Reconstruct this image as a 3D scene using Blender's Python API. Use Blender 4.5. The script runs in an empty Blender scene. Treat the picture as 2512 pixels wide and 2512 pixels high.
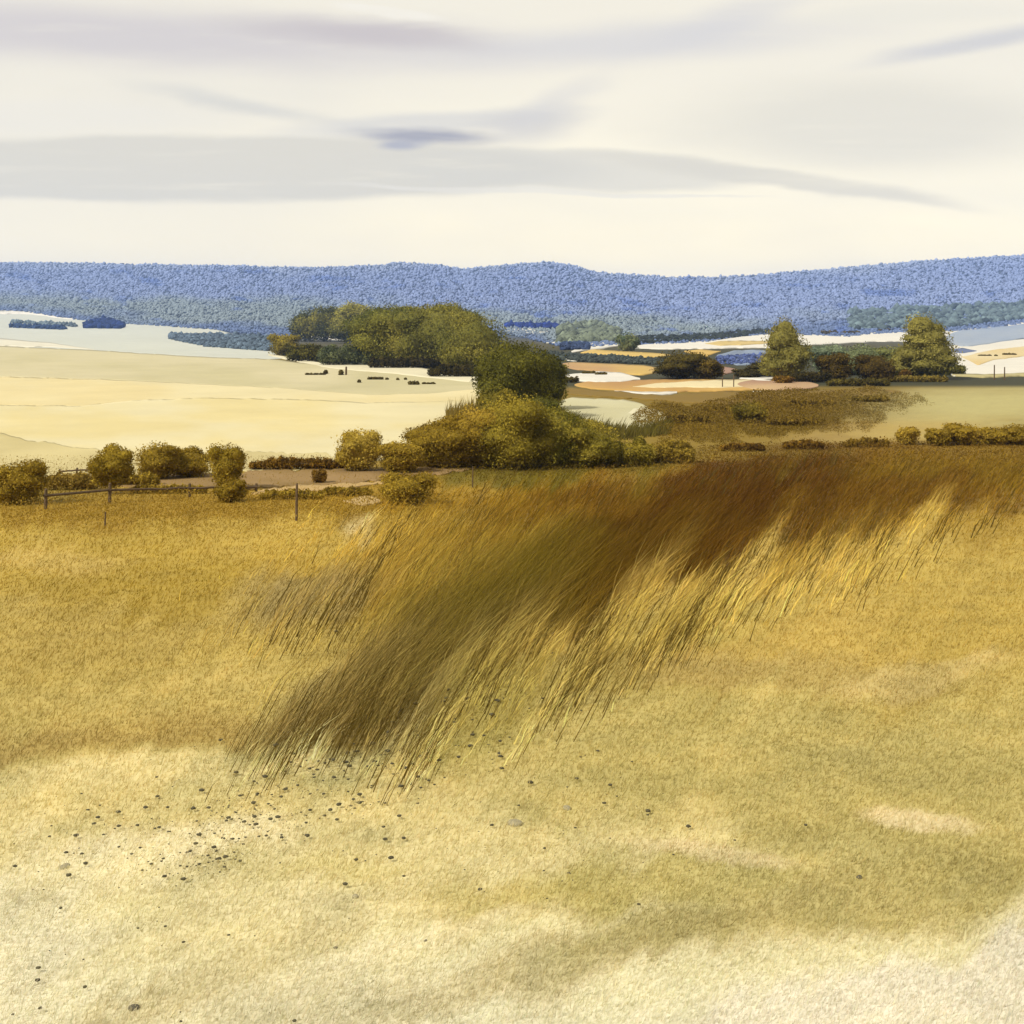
import bpy, math, random
import numpy as np

rng = np.random.default_rng(11)
random.seed(11)
sc = bpy.context.scene
COL = sc.collection
F = 1.05          # focal length in frame widths
V0 = 0.30         # height of the horizon in the frame
EXPO = 0.95
E = 2 ** EXPO
K = 1.95          # rendered value of a white sheet lying on the ground

# ------------------------------------------------------------------ colour helpers
def lin(c):
    c = np.asarray(c, float) / 255.0
    return np.where(c <= 0.04045, c / 12.92, ((c + 0.055) / 1.055) ** 2.4)
def alb(c, k=K):
    return np.clip(lin(c) / k, 0, 0.8)

# ------------------------------------------------------------------ numpy noise
_P = np.random.default_rng(5).random((256, 256))
def vnoise(x, y):
    xi = np.floor(x).astype(int); yi = np.floor(y).astype(int)
    fx = x - xi; fy = y - yi
    fx = fx * fx * (3 - 2 * fx); fy = fy * fy * (3 - 2 * fy)
    a = _P[xi & 255, yi & 255]; b = _P[(xi + 1) & 255, yi & 255]
    c = _P[xi & 255, (yi + 1) & 255]; d = _P[(xi + 1) & 255, (yi + 1) & 255]
    return (a * (1 - fx) + b * fx) * (1 - fy) + (c * (1 - fx) + d * fx) * fy
def fbm(x, y, o=4):
    s = 0; a = 1; t = 0
    for i in range(o):
        s = s + a * vnoise(x * 2 ** i + 17.3 * i, y * 2 ** i + 5.1 * i); t += a; a *= 0.55
    return s / t - 0.5

# ------------------------------------------------------------------ the lie of the land
RIDGE = np.array([(-.5, .258), (0, .2525), (.1, .254), (.2, .2555), (.3, .258), (.375, .2565), (.385, .253), (.43, .255),
                  (.45, .259), (.50, .2545), (.53, .252), (.56, .2555), (.585, .263), (.65, .2685), (.70, .268),
                  (.8, .260), (.9, .251), (1.0, .245), (1.5, .25)])
HT = [(0.5, 9.0), (8, 9.15), (14, 9.33), (20, 9.6), (28, 10.1), (40, 11.1), (60, 12.7), (92, 15.3), (120, 16.8),
      (190, 18.6), (300, 20.8), (450, 23.4), (700, 28.7), (1100, 36.7), (1600, 42.7), (2200, 37.7), (3000, 8.6),
      (4200, -72), (6000, -245), (6600, -190), (9500, 40)]
_l = np.linspace(math.log(0.5), math.log(9500), 3000)
_h = np.interp(_l, np.log([a for a, b in HT]), [b for a, b in HT])
_k = np.hanning(121); _k /= _k.sum()
_h = np.convolve(np.pad(_h, 60, mode='edge'), _k, mode='valid')
def drop(x, Y):
    Ys = np.maximum(Y, 0.5)
    h = np.interp(np.log(Ys), _l, _h)
    u = np.clip(0.5 + F * x / np.maximum(Y, 30), -.5, 1.5)
    rv = np.interp(u, RIDGE[:, 0], RIDGE[:, 1])
    t = np.clip((Y - 2700) / 3300, 0, 1) ** 1.3
    dv = (rv - 0.2572) * t
    h = h + dv * Ys / F
    w = np.clip((Y - 15) / 60, 0, 1)
    h = h - 0.25 * fbm(x / 14, Y / 14, 2) * np.clip(1 - Y / 220, 0, 1)
    h = h - 0.9 * fbm(x / 70 + 3, Y / 70, 2) * w * np.clip(1 - Y / 500, 0, 1)
    h = h - 26 * fbm(x / 700, Y / 700, 3) * np.clip((Y - 3000) / 1500, 0, 1)
    return h
CAMZ = 12.0
def gz(x, Y):
    return CAMZ - drop(x, Y)
def at(u, v):
    u = np.atleast_1d(np.asarray(u, float)); v = np.atleast_1d(np.asarray(v, float))
    u, v = np.broadcast_arrays(u, v)
    lo = np.full(u.shape, math.log(2.0)); hi = np.full(u.shape, math.log(6000.0))
    for _ in range(36):
        m = (lo + hi) / 2; Y = np.exp(m); x = (u - .5) * Y / F
        vv = V0 + F * drop(x, Y) / Y
        far = vv < v
        hi = np.where(far, m, hi); lo = np.where(far, lo, m)
    Y = np.exp((lo + hi) / 2); x = (u - .5) * Y / F
    return x, Y, gz(x, Y)

# ------------------------------------------------------------------ soft patches of vegetation colour
def smooth(t):
    t = np.clip(t, 0, 1); return t * t * (3 - 2 * t)
def bear(x, Y):
    Yc = np.maximum(Y, 6.0)
    return 0.5 + F * x / Yc, V0 + F * np.interp(np.log(Yc), _l, _h) / Yc
# centre (bearing, depression), radii, tilt in degrees (positive climbs to the right), colour, strength, softness
PATCH = [
 (.10, .53, .45, .075, 0, (194, 158, 64), .9, .8),
 (.05, .615, .30, .045, 2, (196, 164, 84), .85, .9),
 (.20, .575, .20, .030, -3, (180, 146, 54), .6, .8),
 (.35, .56, .12, .05, 5, (190, 152, 62), .7, .8),
 (.04, .545, .10, .018, 0, (214, 178, 98), .6, .9),
 (.27, .52, .09, .022, 0, (204, 166, 74), .6, .9),
 (.35, .508, .018, .022, 0, (225, 195, 130), .8, .9),
 (.12, .72, .42, .022, 3, (180, 146, 76), .75, .9),
 (.12, .69, .30, .03, 4, (206, 176, 100), .55, .9),
 (.18, .755, .24, .022, 6, (222, 204, 140), .8, .8),
 (.17, .825, .13, .022, 8, (236, 222, 172), .8, .7),
 (.08, .86, .14, .025, 5, (228, 216, 168), .6, .8),
 (.45, .865, .25, .022, -2, (208, 190, 118), .6, .9),
 (.30, .90, .25, .03, 12, (224, 210, 156), .7, .8),
 (.80, .60, .30, .07, 2, (204, 168, 84), .9, .8),
 (.95, .58, .16, .06, 0, (202, 168, 80), .75, .9),
 (.68, .605, .14, .025, 10, (214, 184, 96), .7, .8),
 (.74, .655, .22, .022, -2, (190, 160, 92), .7, .8),
 (.90, .655, .10, .018, 12, (216, 186, 116), .7, .7),
 (.75, .74, .35, .07, 0, (202, 178, 106), .85, .9),
 (.95, .79, .22, .06, 5, (198, 174, 102), .8, .9),
 (.65, .86, .25, .035, 6, (204, 182, 108), .8, .8),
 (.90, .865, .25, .035, 12, (196, 172, 100), .8, .8),
 (.62, .925, .28, .026, 16, (198, 176, 112), .85, .8),
 (.90, .80, .06, .010, -6, (226, 206, 152), .9, .7),
 (.70, .832, .09, .010, -6, (224, 204, 148), .9, .7),
 (.28, .99, .35, .05, 8, (222, 210, 164), .7, .9),
 (.87, .985, .35, .06, 16, (234, 224, 192), .95, .8),
 (.02, .93, .10, .07, 20, (234, 224, 184), .8, .9),
 (.22, .955, .20, .022, 22, (210, 194, 138), .55, .9),
 (.38, .93, .16, .014, 16, (234, 222, 176), .7, .9),
 # scrub and rough grass in the middle distance
 (.45, .475, .16, .02, 3, (172, 132, 36), .9, .6),
 (.20, .495, .30, .018, 2, (172, 132, 40), .85, .7),
 (.02, .478, .09, .014, 0, (150, 122, 48), .8, .8),
 (.53, .52, .14, .06, 10, (150, 116, 34), .85, .9),
 (.46, .565, .14, .045, 14, (160, 130, 50), .7, 1.0),
 (.52, .432, .16, .035, 0, (120, 100, 30), .95, .6),
 (.76, .403, .20, .030, 6, (128, 98, 30), .95, .8),
 (.88, .418, .10, .012, 6, (190, 156, 84), .6, .9),
 (.66, .425, .16, .014, 3, (150, 118, 40), .7, .8),
 (.98, .395, .16, .032, 4, (192, 174, 112), .92, 1.0),
 (.88, .425, .12, .012, 2, (184, 152, 80), .7, .8),
 # the belt of long brown grass
 (.80, .475, .34, .030, 4, (132, 92, 26), .95, .6),
 (.95, .46, .14, .020, 3, (150, 116, 34), .75, .7),
 (.68, .505, .17, .042, 22, (104, 66, 16), .98, .6),
 (.83, .495, .14, .026, 8, (122, 84, 26), .8, .7),
 (.58, .555, .13, .036, 24, (110, 76, 20), .95, .7),
 (.46, .600, .15, .046, 24, (128, 104, 32), .85, 1.0),
 (.43, .655, .13, .042, 30, (134, 110, 50), .7, 1.1),
 (.27, .715, .07, .03, 40, (168, 146, 86), .5, 1.1),
 (.60, .645, .12, .04, 30, (176, 148, 70), .6, 1.1),
 (.30, .585, .09, .034, 15, (160, 136, 84), .75, 1.0),
 (.31, .690, .10, .030, 32, (138, 114, 62), .65, .9),
 (.40, .715, .06, .034, 45, (150, 130, 84), .6, 1.1),
 (.47, .70, .10, .05, 30, (176, 156, 78), .5, 1.1),
]
def ground_colour(x, Y):
    u, v = bear(x, Y)
    lx = u * 9; ly = np.log(np.maximum(Y, 3)) * 9
    wu = fbm(lx, ly, 4) * .09; wv = fbm(lx + 40, ly + 9, 4)
    # long streaks that follow the lean of the grass
    sa = (u * .81 + v * .58) * 46; sb = (u * .58 - v * .81) * 5
    streak = fbm(sa, sb, 3) * smooth((v - .43) / .05)
    vs = [.30, .44, .50, .60, .70, .80, .90, 1.0, 1.2]
    cs = np.array([lin(c) for c in [(120, 100, 40), (150, 118, 44), (180, 142, 52), (196, 162, 78), (204, 176, 98),
                                    (218, 200, 136), (228, 216, 162), (232, 224, 184), (228, 220, 180)]])
    c = np.stack([np.interp(v + wv * .05, vs, cs[:, i]) for i in range(3)], -1)
    for (pu, pv, ru, rv, rot, col, st, so) in PATCH:
        a = math.radians(rot)
        du = u - pu + wu * min(1, ru * 4) + 0; dv = v - pv + wv * rv * 1.1 + streak * rv * 1.9
        p = (du * math.cos(a) - dv * math.sin(a)) / ru
        q = (du * math.sin(a) + dv * math.cos(a)) / rv
        r = np.sqrt(p * p + q * q)
        m = smooth((1.25 - r) / max(so, .15)) * st
        c = c * (1 - m[..., None]) + lin(col) * m[..., None]
    n = fbm(x / 1.3, Y / 1.3, 3) * np.clip(1 - Y / 400, 0.15, 1)
    c = c * (1 + .32 * n + .30 * streak * np.clip(1.5 - abs(v - .6) * 5, 0.1, 1))[..., None]
    return np.clip(c, 0.002, 1.5)
BELT = [(.82, .470, .34, .026, 4, .85), (.95, .468, .16, .026, 3, .6), (.70, .500, .17, .045, 20, .95), (.86, .500, .13, .030, 8, .6),
        (.60, .550, .14, .042, 24, .9), (.48, .590, .14, .045, 26, .7), (.44, .640, .12, .045, 30, .5), (.32, .69, .12, .036, 34, .36),
        (.40, .705, .07, .045, 50, .34), (.31, .585, .12, .040, 15, .12), (.50, .505, .16, .06, 8, .55), (.40, .56, .14, .05, 15, .38),
        (.66, .60, .12, .035, 28, .32), (.27, .71, .07, .03, 40, .15), (.55, .65, .10, .05, 40, .28), (.80, .56, .12, .03, 20, .25)]
def tinted(c):
    t = smooth((c[:, 1:2] - .40) / .25)
    d = smooth((.22 - c[:, 1:2]) / .16)
    mid = np.array([.805, .89, .96]) * (1 - d) + np.array([.81, .93, .66]) * d
    return c * (mid * (1 - t) + np.array([.93, .96, 1.08]) * t)
def belt(u, v):
    """how much long grass grows at a bearing and depression"""
    m = np.zeros_like(u)
    for (pu, pv, ru, rv, rot, st) in BELT:
        a = math.radians(rot); du = u - pu; dv = v - pv
        p = (du * math.cos(a) - dv * math.sin(a)) / ru; q = (du * math.sin(a) + dv * math.cos(a)) / rv
        m = 1 - (1 - m) * (1 - smooth((1.5 - np.sqrt(p * p + q * q)) / 1.3) * st)
    return m

# ------------------------------------------------------------------ mesh and material helpers
def mesh_np(name, verts, faces, mats=(), colors=None, parent=None, smoothf=False):
    """faces: (n,3) or (n,4) array, or list of arrays"""
    me = bpy.data.meshes.new(name)
    fl = faces if isinstance(faces, list) else [faces]
    fl = [np.asarray(f, np.int32) for f in fl if len(f)]
    tot = np.concatenate([np.full(len(f), f.shape[1], np.int32) for f in fl])
    loops = np.concatenate([f.ravel() for f in fl])
    starts = np.concatenate([[0], np.cumsum(tot)[:-1]]).astype(np.int32)
    me.vertices.add(len(verts)); me.vertices.foreach_set('co', np.asarray(verts, np.float32).ravel())
    me.loops.add(len(loops)); me.loops.foreach_set('vertex_index', loops)
    me.polygons.add(len(tot)); me.polygons.foreach_set('loop_start', starts)
    try: me.polygons.foreach_set('loop_total', tot)
    except Exception: pass
    me.polygons.foreach_set('use_smooth', np.full(len(tot), smoothf, bool))
    me.update(calc_edges=True)
    if colors is not None:
        at_ = me.color_attributes.new('Col', 'FLOAT_COLOR', 'POINT')
        c4 = np.ones((len(verts), 4), np.float32); c4[:, :3] = colors
        at_.data.foreach_set('color', c4.ravel())
    for m in mats: me.materials.append(m)
    ob = bpy.data.objects.new(name, me); COL.objects.link(ob)
    if parent: ob.parent = parent
    return ob
def tag(o, label=None, cat=None, group=None, kind=None):
    if label: o['label'] = label
    if cat: o['category'] = cat
    if group: o['group'] = group
    if kind: o['kind'] = kind
    return o
def empty(name, loc):
    o = bpy.data.objects.new(name, None); COL.objects.link(o); o.location = loc; return o

def new_mat(name):
    m = bpy.data.materials.new(name); m.use_nodes = True
    nt = m.node_tree; nt.nodes.clear()
    return m, nt, nt.nodes, nt.links
def attr_mat(name, scale=3.0, var=.25, bump=0.0, transl=0.0, bscale=None, rough=.9, k=1.0):
    m, nt, N, L = new_mat(name)
    out = N.new('ShaderNodeOutputMaterial')
    a = N.new('ShaderNodeAttribute'); a.attribute_name = 'Col'
    g = N.new('ShaderNodeNewGeometry')
    n = N.new('ShaderNodeTexNoise'); n.inputs['Scale'].default_value = scale; n.inputs['Detail'].default_value = 6
    n.inputs['Roughness'].default_value = .65
    L.new(g.outputs['Position'], n.inputs['Vector'])
    mr = N.new('ShaderNodeMapRange'); mr.inputs['From Min'].default_value = .3; mr.inputs['From Max'].default_value = .7
    mr.inputs['To Min'].default_value = (1 - var) * k; mr.inputs['To Max'].default_value = (1 + var) * k
    L.new(n.outputs['Fac'], mr.inputs['Value'])
    vm = N.new('ShaderNodeVectorMath'); vm.operation = 'SCALE'
    L.new(a.outputs['Color'], vm.inputs[0]); L.new(mr.outputs[0], vm.inputs['Scale'])
    p = N.new('ShaderNodeBsdfPrincipled'); p.inputs['Roughness'].default_value = rough
    p.inputs['Specular IOR Level'].default_value = .15
    L.new(vm.outputs[0], p.inputs['Base Color'])
    if bump:
        n2 = N.new('ShaderNodeTexNoise'); n2.inputs['Scale'].default_value = bscale or scale * 3; n2.inputs['Detail'].default_value = 5
        L.new(g.outputs['Position'], n2.inputs['Vector'])
        b = N.new('ShaderNodeBump'); b.inputs['Strength'].default_value = .6; b.inputs['Distance'].default_value = bump
        L.new(n2.outputs['Fac'], b.inputs['Height']); L.new(b.outputs[0], p.inputs['Normal'])
    if transl:
        t = N.new('ShaderNodeBsdfTranslucent'); L.new(vm.outputs[0], t.inputs['Color'])
        mx = N.new('ShaderNodeMixShader'); mx.inputs[0].default_value = transl
        L.new(p.outputs[0], mx.inputs[1]); L.new(t.outputs[0], mx.inputs[2]); L.new(mx.outputs[0], out.inputs['Surface'])
    else:
        L.new(p.outputs[0], out.inputs['Surface'])
    return m
def plain_mat(name, col, scale=8, var=.3, rough=.85):
    m, nt, N, L = new_mat(name)
    out = N.new('ShaderNodeOutputMaterial'); tc = N.new('ShaderNodeTexCoord')
    n = N.new('ShaderNodeTexNoise'); n.inputs['Scale'].default_value = scale; n.inputs['Detail'].default_value = 5
    L.new(tc.outputs['Object'], n.inputs['Vector'])
    r = N.new('ShaderNodeValToRGB'); c = np.asarray(col)
    r.color_ramp.elements[0].position = .3; r.color_ramp.elements[0].color = (*(c * (1 - var)), 1)
    r.color_ramp.elements[1].position = .7; r.color_ramp.elements[1].color = (*(c * (1 + var)), 1)
    L.new(n.outputs['Fac'], r.inputs['Fac'])
    p = N.new('ShaderNodeBsdfPrincipled'); p.inputs['Roughness'].default_value = rough
    L.new(r.outputs[0], p.inputs['Base Color']); L.new(p.outputs[0], out.inputs['Surface'])
    return m

M_GROUND = attr_mat('meadow_soil', 2.2, .06, .02, bscale=9)
M_FIELD = attr_mat('field_stubble', .05, .06, .1, bscale=.8)
M_GRASS = attr_mat('grass_blades', 1.2, .08, transl=.45)
M_LEAF = attr_mat('leaves', .9, .18, transl=.25)
M_WOOD = attr_mat('far_canopy', .02, .18)
M_BARK = plain_mat('bark', (.06, .045, .025))
M_POST = plain_mat('weathered_timber', (.085, .052, .022))
M_STONE = plain_mat('dark_stone', (.07, .06, .035), 20)
M_PALE = plain_mat('pale_stone', (.24, .21, .12), 20, .2)

# ------------------------------------------------------------------ ground
vr = np.concatenate([np.linspace(1.12, .37, 560), np.linspace(.3692, .2595, 300)])
_, Yr, _ = at(np.full(len(vr), .5), vr)
Yr = Yr[Yr < 5600]
Yr = np.concatenate([np.linspace(-70, Yr[0] - .6, 14), Yr, np.linspace(Yr[-1] + 60, 6600, 24), np.linspace(6800, 9000, 6)])
sN = 620
s = np.linspace(-1, 1, sN); s = np.sign(s) * (abs(s) * .75 + abs(s) ** 3 * .55)
wid = np.where(Yr < 0, 60.0, np.sqrt(Yr ** 2 * .82 + 60 ** 2 * np.clip(1 - Yr / 60, 0, 1)))
wid = np.maximum(wid, 0)
YY, SS = np.meshgrid(Yr, s, indexing='ij')
XX = SS * wid[:, None]
ZZ = gz(XX, YY)
gc = np.clip(tinted(ground_colour(XX.ravel(), YY.ravel())) / K * 1.5, 0, .7)
u_, v_ = bear(XX.ravel(), YY.ravel())
# floor of the woods on the hills and the dark mid ground
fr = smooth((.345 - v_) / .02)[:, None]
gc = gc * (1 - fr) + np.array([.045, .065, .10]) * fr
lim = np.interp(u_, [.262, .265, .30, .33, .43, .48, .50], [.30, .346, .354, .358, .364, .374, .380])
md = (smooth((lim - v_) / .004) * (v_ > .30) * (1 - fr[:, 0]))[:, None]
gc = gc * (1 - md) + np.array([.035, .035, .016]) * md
R, C_ = XX.shape
idx = np.arange(R * C_).reshape(R, C_)
quads = np.stack([idx[:-1, :-1], idx[:-1, 1:], idx[1:, 1:], idx[1:, :-1]], -1).reshape(-1, 4)
V = np.stack([XX, YY, ZZ], -1).reshape(-1, 3)
cut = (V[quads[:, 0], 1] >= 2900)
def sub(name, q, mat):
    used = np.unique(q); mp = np.full(len(V), -1); mp[used] = np.arange(len(used))
    return mesh_np(name, V[used], mp[q], [mat], gc[used], smoothf=True)
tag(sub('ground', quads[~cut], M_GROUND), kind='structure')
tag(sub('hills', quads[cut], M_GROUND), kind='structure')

# ------------------------------------------------------------------ fields: sheets draped over the land
LAYER = [0]
def field(name, col, top, bot, wob=.0006, n2=.0, tint=None):
    LAYER[0] += 1
    top = np.array(top); bot = np.array(bot)
    u0, u1 = top[0, 0], top[-1, 0]
    us = np.arange(u0, u1 + .0009, .0018); us[-1] = u1 if us[-1] > u1 else us[-1]
    sd = LAYER[0] * 7.7
    tv = np.interp(us, top[:, 0], top[:, 1]) + wob * 2 * fbm(us * 90 + sd, us * 0 + sd, 3)
    bv = np.interp(us, bot[:, 0], bot[:, 1]) + wob * 2 * fbm(us * 90 + sd + 50, us * 0 + sd, 3)
    th = bv - tv; md_ = (bv + tv) / 2; k0 = np.ones(len(us))
    if u0 > -.2 and th[2] > .0025 and u0 > 0: k0 *= np.sqrt(np.clip((us - u0) / .016, .0, 1))
    if u1 < 1.0 and th[-3] > .0025: k0 *= np.sqrt(np.clip((u1 - us) / .016, .0, 1))
    tv = md_ - th / 2 * k0; bv = md_ + th / 2 * k0
    bv = np.maximum(bv, tv + .0001)
    nr = int(max(2, min(60, (bv - tv).max() / .0014)))
    t = np.linspace(0, 1, nr + 1)
    vv = tv[None] * (1 - t[:, None]) + bv[None] * t[:, None]
    uu = np.broadcast_to(us[None], vv.shape)
    x, Y, z = at(uu.ravel(), vv.ravel())
    z = z + Y * (.00032 + .000018 * LAYER[0])
    x = x.reshape(vv.shape); Y = Y.reshape(vv.shape); z = z.reshape(vv.shape)
    x = np.concatenate([x[:1], x, x[-1:]]); Y = np.concatenate([Y[:1], Y, Y[-1:]]); z = np.concatenate([z[:1] - Y[:1] * .0012, z, z[-1:] - Y[-1:] * .0012])
    uu = np.concatenate([uu[:1], uu, uu[-1:]]); vv = np.concatenate([vv[:1], vv, vv[-1:]])
    x = x.ravel(); Y = Y.ravel(); z = z.ravel()
    c = lin(col)[None] * (1 + .10 * fbm(uu.ravel() * 12 + sd, vv.ravel() * 160, 4))[:, None]
    if tint is not None:
        m = smooth(fbm(uu.ravel() * 14 + sd, vv.ravel() * 60, 3) * 2 + .5)[:, None]
        c = c * (1 - m) + lin(tint) * m
    if n2: c = c * (1 + n2 * fbm(uu.ravel() * 40, vv.ravel() * 500, 3))[:, None]
    id_ = np.arange(vv.size).reshape(vv.shape)
    q = np.stack([id_[1:, :-1], id_[1:, 1:], id_[:-1, 1:], id_[:-1, :-1]], -1).reshape(-1, 4)
    o = mesh_np(name, np.stack([x, Y, z], -1), q, [M_FIELD], np.clip(c / K, 0, .75), smoothf=True)
    return tag(o, kind='structure')
W = (255, 250, 236)
EXTL = -.25
field('far_field', (226, 229, 216), [(EXTL, .300), (0, .302), (.022, .303), (.072, .311), (.12, .315), (.209, .321), (.25, .333), (.262, .3405), (.275, .348)],
      [(EXTL, .334), (0, .3388), (.0865, .3425), (.1875, .349), (.262, .352), (.275, .3525)])
field('far_field', W, [(0, .3035), (.03, .3035), (.073, .3105)], [(0, .307), (.03, .3075), (.073, .3125)])
field('far_field', (252, 246, 222), [(EXTL, .326), (0, .331), (.05, .335), (.092, .3412)], [(EXTL, .334), (0, .3384), (.05, .3395), (.092, .3418)])
field('stubble_field', (221, 211, 164), [(EXTL, .334), (0, .3384), (.0865, .342), (.1875, .3485), (.262, .351), (.31, .356), (.36, .360), (.40, .362), (.44, .364), (.488, .370)],
      [(EXTL, .364), (0, .3685), (.1, .371), (.17, .3745), (.2787, .380), (.36, .3865), (.42, .385), (.488, .380)], tint=(232, 221, 178))
field('stubble_field', (253, 244, 208), [(.262, .346), (.304, .3530), (.328, .3565), (.39, .3555), (.426, .362), (.486, .368)],
      [(.262, .3475), (.304, .356), (.328, .3605), (.39, .366), (.426, .370), (.486, .3765)])
field('stubble_field', (251, 237, 186), [(EXTL, .364), (0, .3682), (.1, .3707), (.17, .374), (.2787, .3795), (.36, .386), (.42, .3845), (.475, .3795), (.492, .379)],
      [(EXTL, .395), (0, .3965), (.08, .397), (.13, .392), (.2, .3895), (.3, .391), (.36, .394), (.42, .393), (.492, .390)], tint=(248, 230, 172))
field('stubble_field', (247, 230, 168), [(EXTL, .3945), (0, .396), (.08, .3965), (.13, .3915), (.2, .389), (.3, .3905), (.36, .3935), (.42, .3925), (.495, .3895)],
      [(EXTL, .46), (0, .455), (.10, .455), (.24, .457), (.34, .455), (.40, .445), (.495, .405)], tint=(250, 238, 190))
field('verge', (236, 220, 160), [(EXTL, .43), (0, .424), (.07, .437), (.12, .441), (.20, .442), (.33, .443)],
      [(EXTL, .478), (0, .475), (.07, .472), (.12, .468), (.20, .463), (.33, .458)], wob=.004, tint=(222, 206, 146))
# patchwork in the middle distance
field('far_field', W, [(.4835, .3222), (.503, .3202), (.5354, .3210)], [(.4835, .3235), (.503, .3245), (.5354, .3282)])
field('far_field', W, [(.292, .3265), (.33, .3275), (.362, .3305)], [(.292, .328), (.33, .3325), (.362, .333)])
field('far_field', W, [(.532, .334), (.55, .3335), (.564, .335)], [(.532, .335), (.55, .337), (.564, .337)])
field('far_field', W, [(.558, .3435), (.574, .336), (.59, .332), (.607, .3365)], [(.558, .3447), (.58, .3415), (.59, .3405), (.607, .3385)])
field('far_field', W, [(.616, .3385), (.65, .335), (.69, .333), (.72, .328), (.752, .326), (.79, .3265), (.83, .328), (.85, .3255), (.88, .324), (.93, .323), (.97, .3195), (1, .315), (1.3, .305)],
      [(.616, .3407), (.65, .3412), (.69, .3410), (.72, .3405), (.752, .340), (.79, .337), (.83, .335), (.85, .334), (.88, .334), (.93, .333), (.97, .331), (1, .330), (1.3, .32)])
field('gold_field', (234, 206, 132), [(.688, .335), (.70, .3335), (.752, .3328)], [(.688, .3368), (.70, .3383), (.752, .3370)])
field('gold_field', (236, 202, 116), [(.567, .344), (.578, .3415), (.62, .344), (.655, .3455)], [(.567, .3456), (.60, .3475), (.63, .3495), (.655, .349)])
field('gold_field', (232, 194, 106), [(.668, .342), (.69, .3415), (.704, .3425)], [(.668, .345), (.69, .349), (.704, .344)])
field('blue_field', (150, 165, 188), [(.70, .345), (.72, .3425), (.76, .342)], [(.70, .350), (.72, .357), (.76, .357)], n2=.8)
field('gold_field', (233, 198, 112), [(.548, .353), (.57, .3545), (.60, .356), (.645, .3575)], [(.548, .3605), (.585, .3625), (.62, .3665), (.645, .3665)], tint=(205, 165, 120))
field('far_field', W, [(.551, .350), (.56, .3495), (.571, .351)], [(.551, .353), (.56, .3535), (.571, .3525)])
field('far_field', W, [(.593, .3525), (.60, .3515), (.613, .3517)], [(.593, .353), (.60, .3537), (.613, .3535)])
field('gold_field', (186, 150, 130), [(.690, .3585), (.70, .358), (.722, .3595)], [(.690, .3665), (.70, .3665), (.722, .3655)])
field('gold_field', (228, 186, 104), [(.561, .3735), (.60, .3725), (.64, .3712), (.70, .371), (.76, .371)], [(.561, .379), (.60, .3815), (.64, .3835), (.70, .3825), (.76, .380)], tint=(204, 158, 100))
field('far_field', W, [(.546, .3665), (.57, .3645), (.583, .3635), (.605, .3640), (.626, .3700)], [(.546, .369), (.57, .3728), (.583, .374), (.605, .3735), (.626, .3712)])
field('stubble_field', (252, 236, 188), [(.618, .3782), (.64, .375), (.70, .3716), (.76, .371)], [(.618, .3788), (.64, .3792), (.70, .3792), (.76, .3780)])
field('gold_field', (226, 192, 140), [(.72, .3715), (.76, .3712), (.80, .3735)], [(.72, .380), (.76, .3822), (.80, .3805)], tint=(186, 146, 124))
field('far_field', W, [(.722, .369), (.745, .3685), (.775, .3695)], [(.722, .3712), (.745, .3725), (.775, .3715)])
field('far_field', W, [(.60, .3822), (.63, .3832), (.662, .3828)], [(.60, .3827), (.64, .3868), (.662, .3842)])
field('far_field', W, [(.735, .383), (.75, .3822), (.765, .3832)], [(.735, .3836), (.75, .3845), (.765, .384)])
field('rough_field', (150, 122, 52), [(.545, .379), (.60, .3828), (.645, .387), (.70, .3835), (.80, .3822), (.88, .381)], [(.545, .386), (.60, .3885), (.645, .392), (.70, .396), (.80, .392), (.88, .384)], wob=.0015)
field('stubble_field', (220, 213, 168), [(.546, .387), (.58, .3895), (.61, .391), (.63, .396), (.652, .404)], [(.546, .402), (.56, .409), (.59, .417), (.61, .420), (.63, .417), (.652, .413)], wob=.0015, tint=(228, 222, 182))
field('far_field', (250, 243, 204), [(.613, .4042), (.619, .398), (.636, .400), (.649, .4035)], [(.613, .4055), (.62, .407), (.636, .406), (.649, .4045)])
field('far_field', W, [(.81, .3895), (.806, .388), (.812, .3885)][0:1] + [(.823, .389)], [(.81, .3915), (.823, .390)]) if False else None
# right-hand fields
field('far_field', (252, 247, 232), [(.915, .334), (.93, .338), (1, .332), (1.3, .322)], [(.915, .366), (.93, .3675), (1, .3668), (1.3, .362)])
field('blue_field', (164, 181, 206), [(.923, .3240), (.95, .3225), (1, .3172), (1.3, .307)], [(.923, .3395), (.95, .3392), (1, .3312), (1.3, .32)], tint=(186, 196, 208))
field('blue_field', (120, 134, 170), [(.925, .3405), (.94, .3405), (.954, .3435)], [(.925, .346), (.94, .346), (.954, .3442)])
field('gold_field', (238, 210, 146), [(.938, .3480), (.955, .3455), (.97, .3425), (1, .3392), (1.3, .33)], [(.938, .3505), (.955, .3575), (.97, .353), (1, .3490), (1.3, .342)], tint=(246, 230, 184))
field('stubble_field', (206, 194, 140), [(.93, .3655), (.96, .3665), (1, .365), (1.3, .36)], [(.93, .3675), (.96, .369), (1, .368), (1.3, .364)])
# the farm track below the hedge
field('track', (178, 146, 96), [(.04, .468), (.10, .4655), (.18, .4635), (.26, .4605), (.33, .458), (.40, .4565), (.49, .4525)],
      [(.04, .476), (.10, .475), (.18, .477), (.26, .4785), (.33, .474), (.40, .4665), (.49, .4565)], wob=.004, tint=(146, 118, 62))
field('track', (216, 182, 120), [(.245, .4795), (.27, .4775), (.33, .4735), (.375, .470)], [(.245, .483), (.27, .4845), (.33, .4785), (.375, .473)], wob=.003)
field('track', (222, 190, 128), [(.335, .4885), (.355, .484), (.372, .483)], [(.335, .490), (.355, .494), (.372, .496)], wob=.003)

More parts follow.
